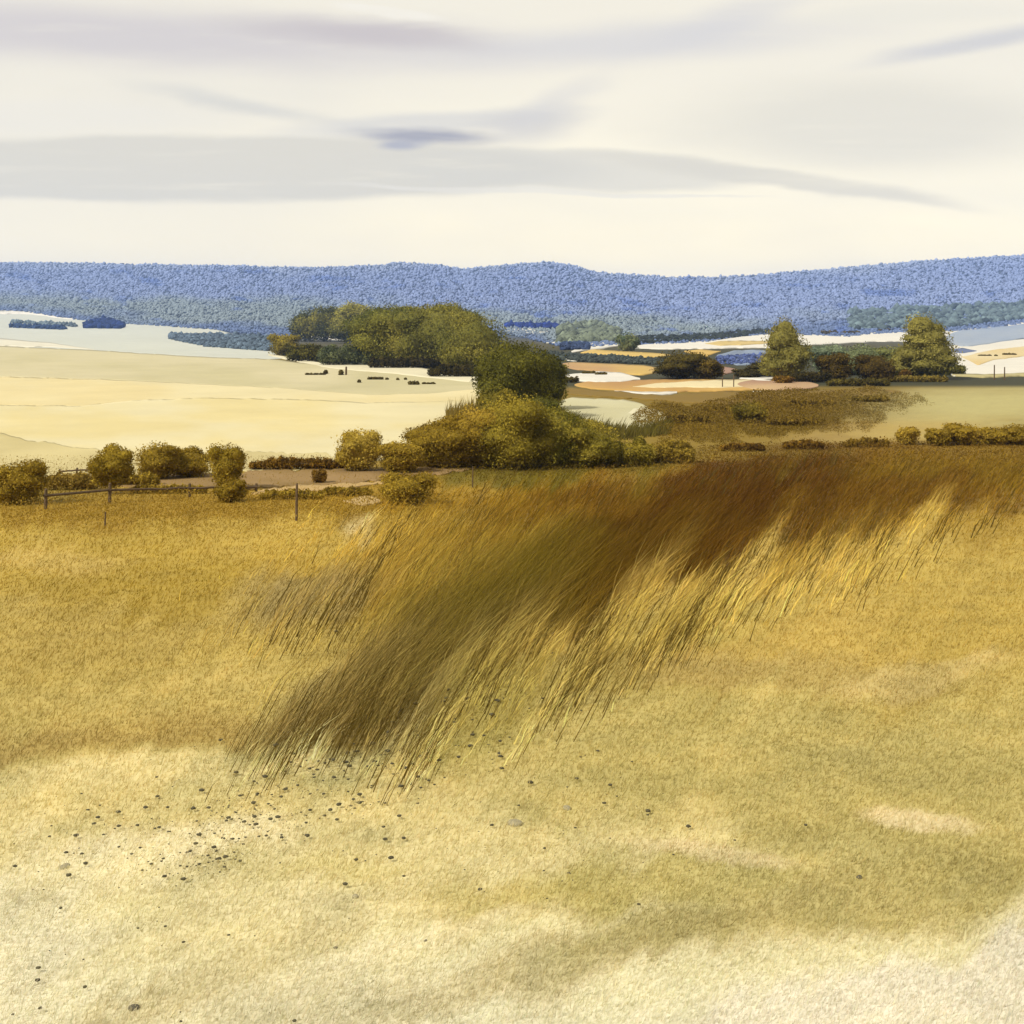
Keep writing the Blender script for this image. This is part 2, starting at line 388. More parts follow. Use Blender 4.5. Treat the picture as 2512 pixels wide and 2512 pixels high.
# ------------------------------------------------------------------ grass
def blades(name, n, usamp, vsamp, hgt, wfac, lean, mat=M_GRASS, keep=None, colfn=None, jit=.22, cmul=1.0, segs=2, label=None):
    u = usamp(n); v = vsamp(n)
    if keep is not None:
        k = keep(u, v); u = u[k]; v = v[k]
    x, Y, z = at(u, v); n = len(u)
    H = hgt(u, v, Y, n); Wd = wfac * Y * rng.uniform(.6, 1.4, n)
    lx, ly = lean(u, v, n)
    dirw = rng.uniform(-.9, .9, n)
    wx = np.cos(dirw) * Wd; wy = np.sin(dirw) * Wd
    base = np.stack([x, Y, z - .02], -1)
    c = tinted(colfn(x, Y) if colfn else ground_colour(x, Y)) / K * cmul
    if name == 'long_grass': c = c * (1 + .62 * (1 - belt(u, v)) ** 1.5)[:, None]
    c = c * rng.normal(1, jit, n).clip(.35, 1.8)[:, None]
    c = c * (1 + rng.normal(0, .03, (n, 3)) * np.array([1, .5, 1.5]))
    pts = []; ts = [0, .5, 1.0] if segs == 2 else [0, 1.0]
    vs = []
    for t in ts:
        bend = t ** 1.5
        off = np.stack([lx * H * bend, ly * H * bend, H * t * (1 - .12 * t)], -1)
        w = (1 - t) ** .7
        p = base + off
        if t < 1:
            vs.append(p - np.stack([wx, wy, 0 * wx], -1) * w * .5); vs.append(p + np.stack([wx, wy, 0 * wx], -1) * w * .5)
        else: vs.append(p)
    nv = len(vs); VV = np.stack(vs, 1).reshape(-1, 3)
    b = np.arange(n)[:, None] * nv
    if segs == 2: faces = [np.concatenate([b, b + 1, b + 3, b + 2], 1), np.concatenate([b + 2, b + 3, b + 4], 1)]
    else: faces = np.concatenate([b, b + 1, b + 2], 1)
    o = mesh_np(name, VV, faces, [mat], np.clip(np.repeat(c, nv, 0), .002, .8))
    return tag(o, label=label, kind='stuff')
U = lambda a, b: (lambda n: rng.uniform(a, b, n))
# short dry meadow grass
def sh(u, v, Y, n): return rng.uniform(.04, .12, n) * np.where(rng.random(n) < .04, 2.2, 1) * (1 + 1.2 * np.clip((Y - 14) / 60, 0, 1))
blades('meadow_grass', 420000, U(-.12, 1.12), U(.445, 1.08), sh, .0010, lambda u, v, n: (rng.normal(.45, .3, n), rng.normal(0, .3, n)),
       segs=1, jit=.05, cmul=1.68, label='short dry straw coloured grass covering the whole slope').__setitem__('category', 'grass')
# long brown grass leaning in the wind
def lh(u, v, Y, n): return rng.gamma(5, .23, n).clip(.3, 3.0) * np.clip(.45 + (v - .44) * 5, .5, 1.1) * np.clip(2.45 - v * 2.45, .4, 1) * (.45 + .55 * belt(u, v))
bl_lean = lambda u, v, n: (rng.normal(.64, .2, n), rng.normal(.05, .2, n))
def kb(u, v):
    m = belt(u, v); cl = fbm((u * .81 + v * .58) * 90, (u * .58 - v * .81) * 9, 3)
    return rng.random(len(u)) < np.clip(m ** 1.3 + (cl * 2.6) * (1.15 - m), 0, 1) * m ** .8
blades('long_grass', 380000, U(-.05, 1.15), U(.44, .80), lh, .00085, bl_lean, keep=kb, jit=.2, cmul=1.9,
       label='tall dark brown grass leaning over in the wind across the slope').__setitem__('category', 'grass')
# thin fringe of tall stems round the belt
def kf(u, v):
    m = belt(u, v - .02); cl = vnoise(u * 45 + v * 26, (v - u) * 8)
    return rng.random(len(u)) < smooth(m) * (1 - smooth(m * .9)) * 2.6 * cl ** 1.5
blades('tall_stems', 60000, U(-.05, 1.15), U(.44, .84), lambda u, v, Y, n: rng.gamma(6, .22, n).clip(.5, 3), .0008,
       lambda u, v, n: (rng.normal(.66, .10, n), rng.normal(.05, .1, n)), keep=kf, jit=.2,
       colfn=lambda x, Y: np.broadcast_to(lin((146, 116, 48)), (len(x), 3)) * .9,
       label='sparse olive stems fringing the lower edge of the dark grass').__setitem__('category', 'grass')
# reeds either side of the big dark tree
def kr(u, v):
    return rng.random(len(u)) < np.where(u < .5, smooth((u - .44) / .04), smooth((.66 - u) / .08))
for nm, ur, vr_, lb in (('reeds', (.555, .655), (0, 1), 'olive reeds fringing the pale pool-shaped field right of the dark tree'),
                        ('reeds', (.435, .49), (2, 3), 'thin golden reeds at the left foot of the dark tree')):
    if vr_[0] == 0:
        vs_ = lambda n: rng.uniform(.402, .432, n)
        kp = lambda u, v: (v > np.interp(u, [.55, .59, .61, .66], [.405, .4165, .4195, .413])) & (v < np.interp(u, [.55, .59, .61, .66], [.425, .43, .43, .424]))
        blades(nm, 6500, U(*ur), vs_, lambda u, v, Y, n: rng.gamma(5, .2, n).clip(.3, 2.6), .0007,
               lambda u, v, n: (rng.normal(.35, .2, n), rng.normal(0, .1, n)), keep=kp, jit=.2,
               colfn=lambda x, Y: np.broadcast_to(lin((146, 128, 52)), (len(x), 3)), label=lb)['category'] = 'reeds'
    else:
        kp = lambda u, v: v > np.interp(u, [.43, .46, .50], [.408, .400, .392])
        blades(nm, 5000, U(*ur), lambda n: rng.uniform(.39, .415, n), lambda u, v, Y, n: rng.gamma(5, .35, n).clip(.4, 4), .0007,
               lambda u, v, n: (rng.normal(.05, .12, n), rng.normal(0, .1, n)), keep=kp, jit=.2,
               colfn=lambda x, Y: np.broadcast_to(lin((186, 152, 66)), (len(x), 3)), label=lb)['category'] = 'reeds'

# ------------------------------------------------------------------ leaf clumps
def ico(sub_):
    import bmesh
    bm = bmesh.new(); bmesh.ops.create_icosphere(bm, subdivisions=sub_, radius=1)
    v = np.array([p.co[:] for p in bm.verts]); f = np.array([[q.index for q in p.verts] for p in bm.faces]); bm.free()
    return v, f
ICO1, ICO2, ICO3 = ico(1), ico(2), ico(3)
def n3(p, s, o=0.0):
    return (vnoise(p[:, 0] * s + o, p[:, 2] * s + o * 2) + vnoise(p[:, 1] * s + o + 9, p[:, 2] * s + 31) +
            vnoise(p[:, 0] * s + 71, p[:, 1] * s + o)) / 3 - .5
def leaves(lobes, n, size, cols, core=.70, r0=.5, spike=.0, seed=0.0):
    """lobes (cx,cy,cz,rx,ry,rz) in local metres -> verts, faces, colours"""
    lobes = np.array(lobes); vol = (lobes[:, 3] * lobes[:, 4] + lobes[:, 3] * lobes[:, 5] + lobes[:, 4] * lobes[:, 5])
    pick = rng.choice(len(lobes), n, p=vol / vol.sum()); L_ = lobes[pick]
    d = rng.normal(size=(n, 3)); d /= np.linalg.norm(d, axis=1)[:, None]
    r = rng.uniform(r0, 1.0, n) ** .6
    bump = 1 + .48 * n3(d * 2.1 + L_[:, :3], 1.0, seed) + .36 * n3(d * 5.5 + L_[:, :3], 1.0, seed + 3)
    stray = np.where(rng.random(n) < .16 + spike, rng.uniform(1.0, 1.22 + spike, n), 1)
    p = L_[:, :3] + d * L_[:, 3:] * (r * bump * stray)[:, None]
    nrm = d + rng.normal(0, .7, (n, 3)); nrm /= np.linalg.norm(nrm, axis=1)[:, None]
    a = np.cross(nrm, rng.normal(size=(n, 3))); a /= np.linalg.norm(a, axis=1)[:, None]
    b = np.cross(nrm, a); sz = size * rng.uniform(.55, 1.5, n)[:, None]
    q = np.stack([p - a * sz, p - b * sz * .55, p + a * sz, p + b * sz * .55], 1).reshape(-1, 3)
    cols = [lin(c) / K * 1.85 * np.array([.95, 1.02, .9]) for c in cols]
    cl = smooth(n3(p, 1.6 / max(lobes[:, 3].max(), .5), seed) * 2.6 + .5)
    c = cols[0] * (1 - cl[:, None]) + cols[-1] * cl[:, None]
    c = c * rng.normal(1, .14, n).clip(.5, 1.6)[:, None]
    fc = np.arange(n * 4).reshape(-1, 4)
    vs = [q]; cs = [np.repeat(c, 4, 0)]; f3 = []; o = n * 4
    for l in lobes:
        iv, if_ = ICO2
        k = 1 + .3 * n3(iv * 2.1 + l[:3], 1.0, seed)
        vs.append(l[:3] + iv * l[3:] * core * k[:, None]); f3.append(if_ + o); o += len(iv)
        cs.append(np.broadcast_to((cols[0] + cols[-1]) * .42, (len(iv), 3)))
    return np.concatenate(vs), [fc, np.concatenate(f3)], np.clip(np.concatenate(cs), .002, .7)
def crown_lobes(w, h, shape):
    L_ = []
    if shape == 'tall':
        for t, k in ((.24, 1.0), (.46, .98), (.66, .80), (.84, .52)):
            L_.append((random.uniform(-.06, .06) * w, 0, t * h, w * .5 * k, w * .5 * k, h * .24))
        L_ = [(a_ + random.uniform(-.09, .09) * w, b_, c_ * random.uniform(.92, 1.05), d_ * random.uniform(.82, 1.05), e_, f_) for a_, b_, c_, d_, e_, f_ in L_]
        for i in range(13):
            t = random.uniform(.12, .86); a = random.uniform(0, 6.28); rr = w * .40 * (1.2 - t)
            L_.append((math.cos(a) * rr, math.sin(a) * rr, t * h, w * random.uniform(.13, .22), w * .18, h * random.uniform(.08, .13)))
    elif shape == 'wide':
        k = max(3, int(w / h * 2.2))
        for i in range(k):
            t = (i + .5) / k - .5; hh = h * random.uniform(.75, 1.0) * (1 - abs(t) ** 3 * 2.5)
            L_.append((t * w * .86, random.uniform(-.1, .1) * h, hh * .5, w * .62 / k * 1.2, h * .5, hh * .52))
        for i in range(k):
            L_.append((random.uniform(-.42, .42) * w, random.uniform(-.2, .2) * h, h * random.uniform(.5, .75), h * .22, h * .22, h * .22))
    else:
        L_.append((0, 0, .50 * h, w * .43, w * .43, h * .46)); L_.append((0, 0, .22 * h, w * .38, w * .38, h * .24))
        for i in range(9):
            a = random.uniform(0, 6.28); t = random.uniform(.28, .8); rr = w * .27
            L_.append((math.cos(a) * rr, math.sin(a) * rr, t * h, w * .22, w * .22, h * .2))
    return L_
def tube(pts, rad, seg=7):
    pts = np.array(pts, float); v = []; f = []
    for i, (p, r) in enumerate(zip(pts, rad)):
        d = pts[min(i + 1, len(pts) - 1)] - pts[max(i - 1, 0)]; d /= np.linalg.norm(d)
        a = np.cross(d, (0.3, 1, .1)); a /= np.linalg.norm(a); b = np.cross(d, a)
        for k in range(seg):
            t = 2 * math.pi * k / seg; v.append(p + (a * math.cos(t) + b * math.sin(t)) * r)
    for i in range(len(pts) - 1):
        for k in range(seg):
            f.append((i * seg + k, i * seg + (k + 1) % seg, (i + 1) * seg + (k + 1) % seg, (i + 1) * seg + k))
    return np.array(v), np.array(f)
def trunk_mesh(h, r, w):
    V_, F_, o = [], [], 0
    def add(p, rr):
        nonlocal o
        v, f = tube(p, rr); V_.append(v); F_.append(f + o); o += len(v)
    add([(0, 0, -.3), (0, 0, h * .12), (w * .02, 0, h * .35), (-w * .01, 0, h * .6), (0, 0, h * .8)], [r * 1.5, r, r * .8, r * .5, r * .15])
    for i in range(5):
        a = i * 1.3 + random.random(); z0 = h * (.18 + .09 * i)
        add([(0, 0, z0), (math.cos(a) * w * .15, math.sin(a) * w * .15, z0 + h * .1), (math.cos(a) * w * .32, math.sin(a) * w * .32, z0 + h * .2)],
            [r * .5, r * .32, r * .1])
    return np.concatenate(V_), np.concatenate(F_)
SEED = [0]
def plant(name, cat, u, vt, vb, w, cols, label, shape='round', group=None, lift=0.0, n=None, dv=0.0, spike=0., core=.72, part='crown', stem='trunk'):
    SEED[0] += 1.37
    x, Y, z = [float(a[0]) for a in at(u, vb)]
    h = (vb - vt) * Y / F; ww = w * Y / F
    root = empty(name, (x, Y, z)); tag(root, label, cat, group)
    root.rotation_euler.z = 0
    px = 1024 * F / Y                        # pixels a metre covers
    size = max(.05, 1.0 / px)
    area = (w * 1024) * ((vb - vt) * 1024)
    n = n or int(np.clip(area * 4.6, 1200, 34000))
    if shape == 'round': ww *= 1.16
    if name != 'tree' and cols is not GREY: cols = [np.array(c_) * np.array([.91, .89, .85]) for c_ in cols]
    lb = crown_lobes(ww, h * (1 - lift), shape)
    lb = [(a, b, c + h * lift, d, e, g) for a, b, c, d, e, g in lb]
    v, f, c = leaves(lb, n, size, cols, seed=SEED[0], spike=spike, core=core)
    v[:, 2] = np.maximum(v[:, 2], -.15)
    mesh_np(part, v, f, [M_LEAF], c, parent=root)
    tv, tf = trunk_mesh(h * .92, max(.05, h * .022), ww)
    mesh_np(stem, tv, tf, [M_BARK], parent=root, smoothf=True)
    return root

GOLD = [(130, 104, 22), (182, 152, 54)]
GOLDL = [(166, 138, 42), (212, 182, 86)]
OLIVE = [(96, 88, 26), (168, 148, 54)]
DARK = [(58, 56, 18), (112, 104, 34)]
OLV2 = [(116, 106, 50), (156, 142, 74)]
BROWN = [(92, 66, 18), (150, 112, 34)]
GREY = [(92, 104, 92), (140, 146, 116)]
YEL = [(168, 140, 34), (206, 176, 66)]
INK = [(44, 40, 14), (84, 72, 24)]
def bush(*a, **k):
    k.setdefault('part', 'foliage'); k.setdefault('stem', 'stem')
    return plant('bush', 'bush', *a, **k)
def tree(*a, **k): return plant('tree', 'tree', *a, **k)
HB = 'golden brown bushes along the hedge by the pale field'
bush(.018, .447, .492, .052, GOLD, 'broad brown bush at the left edge of the picture, beside the fence end', group=HB)
tree(.108, .4345, .482, .042, GOLD, 'round golden tree standing alone behind the rail fence', group=HB, lift=.12)
bush(.153, .4295, .468, .044, GOLD, 'tall half of the paired golden bushes, between the round tree and its lower twin', group=HB)
bush(.186, .4365, .466, .042, GOLD, 'lower brown half of the paired bushes, touching the taller one on its left', group=HB)
tree(.2215, .4295, .478, .036, GOLD, 'upright brown tree at the left end of the low spiky hedge', group=HB, lift=.05)
bush(.225, .466, .490, .032, GOLD, 'low rounded bush on the near side of the track, before the upright brown tree', group=HB)
bush(.350, .4175, .460, .042, GOLDL, 'bright yellow topped bush rising at the right end of the low spiky hedge', group=HB, n=9000)
bush(.391, .4285, .461, .048, GOLD, 'brownish bush between the yellow topped bush and the large golden thicket', group=HB)
bush(.398, .459, .492, .052, GOLD, 'brown bush standing alone on the near side of the track below the hedge', group=HB)
bush(.312, .4575, .472, .016, BROWN, 'small dark brown bush growing in the middle of the track', group=HB)
plant('hedge', 'hedge', .29, .4455, .4585, .105, BROWN, 'long low hedge with spiky twigs along the lower edge of the pale field', shape='wide', spike=.25, part='foliage', stem='stem')
TH = 'shrubs of the thicket below the dark tree'
bush(.432, .409, .456, .074, GOLD, 'golden shrub at the left end of the thicket', group=TH)
bush(.462, .397, .455, .078, [(150, 122, 34), (206, 172, 70)], 'tall golden shrub directly below the reeds at the foot of the dark tree', group=TH)
bush(.500, .384, .456, .092, [(128, 112, 32), (176, 154, 56)], 'olive gold shrub directly below the trunk of the dark tree', group=TH)
bush(.537, .392, .455, .078, [(112, 106, 32), (168, 150, 58)], 'green olive shrub below the right side of the dark tree', group=TH)
bush(.572, .411, .455, .066, [(124, 112, 36), (176, 156, 62)], 'olive shrub below the reeds at the left end of the small pale field', group=TH)
bush(.606, .4245, .455, .066, OLIVE, 'flat olive shrub below the middle of the small pale field', group=TH, shape='wide')
bush(.650, .4285, .452, .060, [(120, 98, 32), (170, 142, 54)], 'flat brownish olive shrub at the right end of the thicket', group=TH, shape='wide')
LH = 'low growth filling the left hedge'
bush(.070, .459, .478, .055, [(128, 102, 34), (172, 142, 62)], 'low faded bush between the left edge bush and the round golden tree', group=LH, shape='wide', spike=.15)
bush(.135, .461, .474, .045, GOLD, 'low bush between the round golden tree and the paired bushes', group=LH, shape='wide', spike=.15)
bush(.165, .472, .482, .085, GOLD, 'long flat bush on the near side of the track below the paired bushes', group=LH, shape='wide', spike=.1)
bush(.285, .477, .4875, .070, GOLD, 'long flat bush on the near side of the track, left of the tall thin post', group=LH, shape='wide', spike=.1)
bush(.340, .474, .4845, .055, GOLD, 'flat bush between two bare strips of the track', group=LH, shape='wide', spike=.1)
# the dark tree
tree(.503, .329, .408, .076, [(68, 66, 22), (112, 104, 34)], 'large dark green tree standing at the centre, joining the copse to the thicket')
tree(.530, .340, .400, .046, DARK, 'dark tree leaning against the right side of the large central tree')
bush(.484, .376, .410, .040, OLIVE, 'rusty olive bush at the left foot of the large central tree')
bush(.525, .383, .410, .046, [(76, 78, 24), (124, 116, 40)], 'dark green bush at the right foot of the large central tree')
CP = 'trees of the copse left of the centre'
tree(.316, .2965, .3335, .064, [(80, 80, 34), (150, 138, 60)], 'spreading olive tree at the top left of the copse', group=CP, shape='wide')
tree(.350, .295, .335, .056, [(74, 76, 34), (156, 144, 66)], 'olive tree second from the left along the top of the copse', group=CP)
tree(.382, .2965, .356, .086, [(84, 84, 34), (142, 132, 54)], 'broad olive tree in the middle of the copse', group=CP)
tree(.425, .294, .358, .088, [(86, 86, 38), (150, 136, 58)], 'tallest broad tree at the right of the copse', group=CP)
tree(.463, .306, .366, .066, [(88, 86, 36), (146, 132, 56)], 'olive tree where the copse meets the large central tree', group=CP)
tree(.443, .333, .359, .030, YEL, 'small yellow tree at the front of the copse, left one of two', group=CP)
tree(.461, .329, .363, .036, YEL, 'round yellow tree at the front of the copse, beside the central tree', group=CP)
bush(.277, .325, .347, .030, OLIVE, 'olive bush at the far left tip of the copse', group=CP, n=2500)
bush(.302, .335, .353, .046, DARK, 'dark bush low at the left front of the copse', group=CP, shape='wide')
bush(.338, .334, .3565, .058, [(74, 82, 60), (122, 126, 92)], 'grey green bush below the narrow white field in the copse', group=CP, shape='wide')
bush(.395, .347, .3595, .080, INK, 'blackish low hedge at the foot of the copse', group=CP, shape='wide')
bush(.445, .354, .368, .060, INK, 'blackish hedge running down from the copse to the central tree', group=CP, shape='wide')
# right-hand group
RG = 'trees and bushes of the clump on the right'
tree(.770, .3105, .372, .055, OLV2, 'tall pale olive tree at the left of the clump', group=RG, shape='tall', n=9000)
tree(.905, .3085, .370, .066, OLV2, 'tall olive tree at the right of the clump, with a wide skirt', group=RG, shape='tall', n=11000)
bush(.893, .331, .369, .040, OLV2, 'olive shoulder tree on the left side of the tall right tree', group=RG)
bush(.842, .3355, .366, .050, [(100, 112, 90), (132, 138, 104)], 'grey green tree between the two dark bushes', group=RG)
bush(.812, .3345, .364, .044, GREY, 'grey green tree beside the tall pale olive tree', group=RG)
bush(.870, .338, .366, .040, [(108, 114, 76), (144, 144, 88)], 'dull green tree behind the conical dark bush', group=RG)
bush(.815, .344, .372, .036, [(60, 48, 14), (104, 84, 28)], 'dark brown bush right of the tall pale olive tree', group=RG)
bush(.855, .3455, .3725, .038, [(56, 46, 14), (98, 78, 26)], 'conical dark bush standing between the grey green trees', group=RG)
bush(.664, .3415, .3695, .050, [(64, 56, 16), (124, 106, 36)], 'rounded dark olive bush standing alone between gold fields', n=5000)
bush(.690, .348, .370, .030, [(64, 56, 16), (120, 98, 34)], 'brownish bush touching the right of the lone rounded bush')
bush(.747, .353, .3675, .036, INK, 'blackish bush at the left foot of the tall pale olive tree', group=RG)
bush(.730, .3605, .369, .030, INK, 'small black bush left of the blackish bush, at the edge of the blue field', group=RG)
bush(.790, .362, .3735, .050, INK, 'blackish low bush under the tall pale olive tree', group=RG, shape='wide')
bush(.765, .3665, .3745, .020, BROWN, 'little brown bush in front of the tall pale olive tree', group=RG)
bush(.838, .3685, .377, .070, [(70, 62, 24), (116, 102, 40)], 'flat dark hedge in front of the clump', group=RG, shape='wide')
bush(.895, .366, .373, .070, [(110, 92, 34), (150, 128, 56)], 'flat brownish hedge below the tall right tree', group=RG, shape='wide')
bush(.873, .3610, .3690, .020, OLIVE, 'small bush beside the white gap right of the conical bush', group=RG)
bush(.9285, .3545, .366, .030, [(96, 96, 48), (140, 132, 70)], 'low olive bush trailing off right of the tall right tree', group=RG, shape='wide')
bush(.884, .3605, .3705, .012, BROWN, 'tiny brown bush beneath the tall right tree', group=RG)
tree(.6125, .3235, .3435, .022, [(84, 96, 74), (140, 136, 90)], 'small grey green tree standing on the far white field')
bush(.7315, .3905, .4125, .034, [(100, 88, 26), (144, 122, 40)], 'dark green bush alone in the brown scrub')
SB = 'low bushes in the brown scrub'
SC = [(108, 84, 28), (150, 122, 46)]
bush(.672, .4035, .413, .050, SC, 'flat brown bush in the scrub just right of the small pale field', group=SB, shape='wide', spike=.1)
bush(.705, .3955, .402, .045, SC, 'flat brown bush up left of the dark green scrub bush', group=SB, shape='wide', spike=.1)
bush(.790, .3895, .3975, .060, SC, 'long flat brown bush near the top of the scrub, below the clump of trees', group=SB, shape='wide', spike=.1)
bush(.775, .4065, .4155, .060, SC, 'flat brown bush low in the scrub, right of the dark green bush', group=SB, shape='wide', spike=.1)
bush(.845, .3855, .3925, .055, [(118, 96, 36), (158, 134, 58)], 'highest flat bush of the scrub, running towards the tall right tree', group=SB, shape='wide', spike=.1)
RH = 'bushes along the hedge at the right edge'
bush(.886, .4155, .434, .022, [(150, 120, 34), (188, 156, 58)], 'small pointed bush first along the right-hand hedge', group=RH)
bush(.916, .4175, .435, .024, GOLD, 'low bush between the pointed bush and the biggest one of the right-hand hedge', group=RH)
bush(.943, .4125, .434, .040, [(146, 118, 30), (184, 152, 54)], 'biggest rounded bush of the right-hand hedge', group=RH)
bush(.972, .4165, .434, .028, GOLD, 'low bush right of the biggest one in the right-hand hedge', group=RH)
bush(.993, .4125, .434, .034, GOLD, 'bush cut by the right edge of the picture in the hedge', group=RH)
bush(.725, .4315, .4405, .050, BROWN, 'low dark brown bush at the left end of the right-hand hedge line', group=RH, shape='wide', spike=.1)
bush(.785, .4285, .4385, .045, BROWN, 'low brown bush second along the right-hand hedge line', group=RH, shape='wide', spike=.1)
bush(.846, .4265, .4365, .050, [(120, 92, 26), (160, 128, 44)], 'low brown bush just left of the small pointed bush', group=RH, shape='wide', spike=.1)
# little dark clumps out in the fields
CL = 'small dark clumps scattered over the pale fields'
for (u, v, w, h, lb) in [(.308, .3665, .018, .0022, 'thin dark streak of weeds farthest left on the pale field'),
        (.3195, .3655, .004, .004, 'tiny upright dark clump right of the thin streak'),
        (.3345, .3665, .004, .005, 'tiny dark clump at the foot of the lone post'),
        (.3525, .374, .005, .003, 'single dark clump below and left of the long clump'),
        (.3665, .371, .014, .003, 'longest dark clump in the middle of the pale field'),
        (.380, .3712, .006, .002, 'small dark clump right of the longest one'),
        (.3895, .3715, .003, .002, 'first of two specks above the slanting clump'),
        (.397, .3712, .003, .002, 'second of two specks above the slanting clump'),
        (.404, .376, .010, .004, 'slanting dark clump on the lower part of the pale field'),
        (.4185, .3755, .012, .002, 'thin dark clump nearest the central tree'),
        (.810, .3268, .016, .004, 'dark clump on the skyline of the white field right of the tall pale tree'),
        (.831, .3262, .018, .003, 'flatter dark clump beside the one on the white field skyline'),
        (.862, .3245, .006, .003, 'dark speck on the white field left of the tall right tree'),
        (.870, .3240, .006, .003, 'dark speck nearest the tall right tree on the white field'),
        (.962, .3485, .012, .002, 'first dark clump on the gold field at far right'),
        (.974, .3487, .004, .002, 'speck between two clumps on the gold field at far right'),
        (.986, .3475, .012, .0025, 'second dark clump on the gold field at far right'),
        (.558, .3735, .014, .006, 'dark clump at the left end of the white strip by the central tree'),
        (.575, .3655, .012, .003, 'dark clump lying on the white strip by the central tree'),
        (.587, .3665, .010, .003, 'oval dark clump on the white strip, right of its neighbour')]:
    SEED[0] += 1
    x, Y, z = [float(a[0]) for a in at(u, v)]
    ww, hh = w * Y / F, h * Y / F
    lbs = [((t - .5) * ww, 0, hh * .5, max(ww * .2, hh * .5), hh, hh * .5) for t in np.linspace(.15, .85, 3 if w > .008 else 1)]
    vv, ff, cc = leaves(lbs, 260, .0010 * Y, [(70, 58, 24), (104, 88, 40)], seed=SEED[0])
    o = mesh_np('shrub', vv, ff, [M_LEAF], cc); o.location = (x, Y, z)
    tag(o, lb, 'shrub', CL)

# ------------------------------------------------------------------ far woods (one mass each)
def woods(name, pts_u, pts_v, size, cols, label, jitter=.35):
    n = len(pts_u); x, Y, z = at(pts_u, pts_v)
    iv, if_ = ICO1
    r = size * Y * rng.uniform(.6, 1.45, n); hh = r * rng.uniform(.6, 1.15, n)
    k = 1 + rng.uniform(-jitter, jitter, (n, len(iv)))
    a = rng.uniform(0, 6.28, n); ca, sa = np.cos(a)[:, None], np.sin(a)[:, None]
    bx = iv[None, :, 0] * k; by = iv[None, :, 1] * k; bz = iv[None, :, 2] * k
    P = np.stack([x[:, None] + (bx * ca - by * sa) * r[:, None], Y[:, None] + (bx * sa + by * ca) * r[:, None],
                  z[:, None] + (hh * .55)[:, None] + bz * hh[:, None]], -1).reshape(-1, 3)
    f = (if_[None] + (np.arange(n) * len(iv))[:, None, None]).reshape(-1, 3)
    c = cols(pts_u, pts_v, n)
    o = mesh_np(name, P, f, [M_WOOD], np.repeat(np.clip(c, .004, .6), len(iv), 0), smoothf=True)
    return tag(o, label, 'wood', kind='stuff')
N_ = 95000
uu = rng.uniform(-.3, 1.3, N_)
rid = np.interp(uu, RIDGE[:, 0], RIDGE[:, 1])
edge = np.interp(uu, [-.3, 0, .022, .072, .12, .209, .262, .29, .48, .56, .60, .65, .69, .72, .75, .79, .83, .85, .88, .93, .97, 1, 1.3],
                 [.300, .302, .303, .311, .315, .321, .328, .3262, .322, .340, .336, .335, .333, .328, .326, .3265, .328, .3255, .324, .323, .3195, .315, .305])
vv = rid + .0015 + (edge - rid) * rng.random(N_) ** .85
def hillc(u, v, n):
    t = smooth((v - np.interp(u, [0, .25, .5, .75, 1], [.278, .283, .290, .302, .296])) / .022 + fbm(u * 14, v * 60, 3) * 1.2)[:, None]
    pale = np.array([.150, .178, .242]); top = np.array([.104, .132, .222]); low = np.array([.105, .128, .138]); base = np.array([.045, .068, .150])  # canopy colours with part of the blue distance haze put into them
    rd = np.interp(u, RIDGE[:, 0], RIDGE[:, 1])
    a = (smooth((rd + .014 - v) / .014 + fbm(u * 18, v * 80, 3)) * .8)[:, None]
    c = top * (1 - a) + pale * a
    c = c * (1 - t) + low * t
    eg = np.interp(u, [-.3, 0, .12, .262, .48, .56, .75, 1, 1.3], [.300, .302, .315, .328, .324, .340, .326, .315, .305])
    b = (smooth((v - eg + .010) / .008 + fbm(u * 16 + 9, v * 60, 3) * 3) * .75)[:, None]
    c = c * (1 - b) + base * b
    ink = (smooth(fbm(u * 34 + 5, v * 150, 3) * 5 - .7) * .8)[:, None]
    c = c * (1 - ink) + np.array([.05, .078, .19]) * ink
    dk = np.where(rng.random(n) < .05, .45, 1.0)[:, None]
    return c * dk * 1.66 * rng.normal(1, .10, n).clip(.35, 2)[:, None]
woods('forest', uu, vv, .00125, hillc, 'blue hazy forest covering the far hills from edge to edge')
def belt_wood(name, n, u0, u1, top, bot, col, label, size=.0022):
    u = rng.uniform(u0, u1, n); t = rng.random(n)
    v = np.interp(u, *zip(*top)) * (1 - t) + np.interp(u, *zip(*bot)) * t
    woods(name, u, v, size, lambda u, v, n: np.array(lin(col)) / K * rng.normal(1, .3, n).clip(.4, 1.8)[:, None], label)
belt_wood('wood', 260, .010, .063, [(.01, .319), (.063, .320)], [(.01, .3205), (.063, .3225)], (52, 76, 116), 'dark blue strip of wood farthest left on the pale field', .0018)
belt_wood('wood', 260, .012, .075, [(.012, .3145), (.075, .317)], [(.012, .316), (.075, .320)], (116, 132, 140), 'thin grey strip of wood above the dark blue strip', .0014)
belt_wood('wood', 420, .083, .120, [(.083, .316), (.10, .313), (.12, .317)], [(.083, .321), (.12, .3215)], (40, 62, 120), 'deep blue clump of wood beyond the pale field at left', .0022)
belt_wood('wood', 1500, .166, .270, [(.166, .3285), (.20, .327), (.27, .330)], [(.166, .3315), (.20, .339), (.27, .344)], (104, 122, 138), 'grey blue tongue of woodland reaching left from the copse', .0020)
belt_wood('wood', 700, .545, .605, [(.545, .322), (.575, .316), (.605, .326)], [(.545, .336), (.605, .334)], (124, 134, 112), 'grey green wood behind the small tree on the white field', .0030)
belt_wood('wood', 1000, .62, .75, [(.62, .331), (.70, .328), (.75, .323)], [(.62, .337), (.70, .3325), (.75, .326)], (58, 66, 56), 'dark green belt of wood along the top of the white fields', .0020)
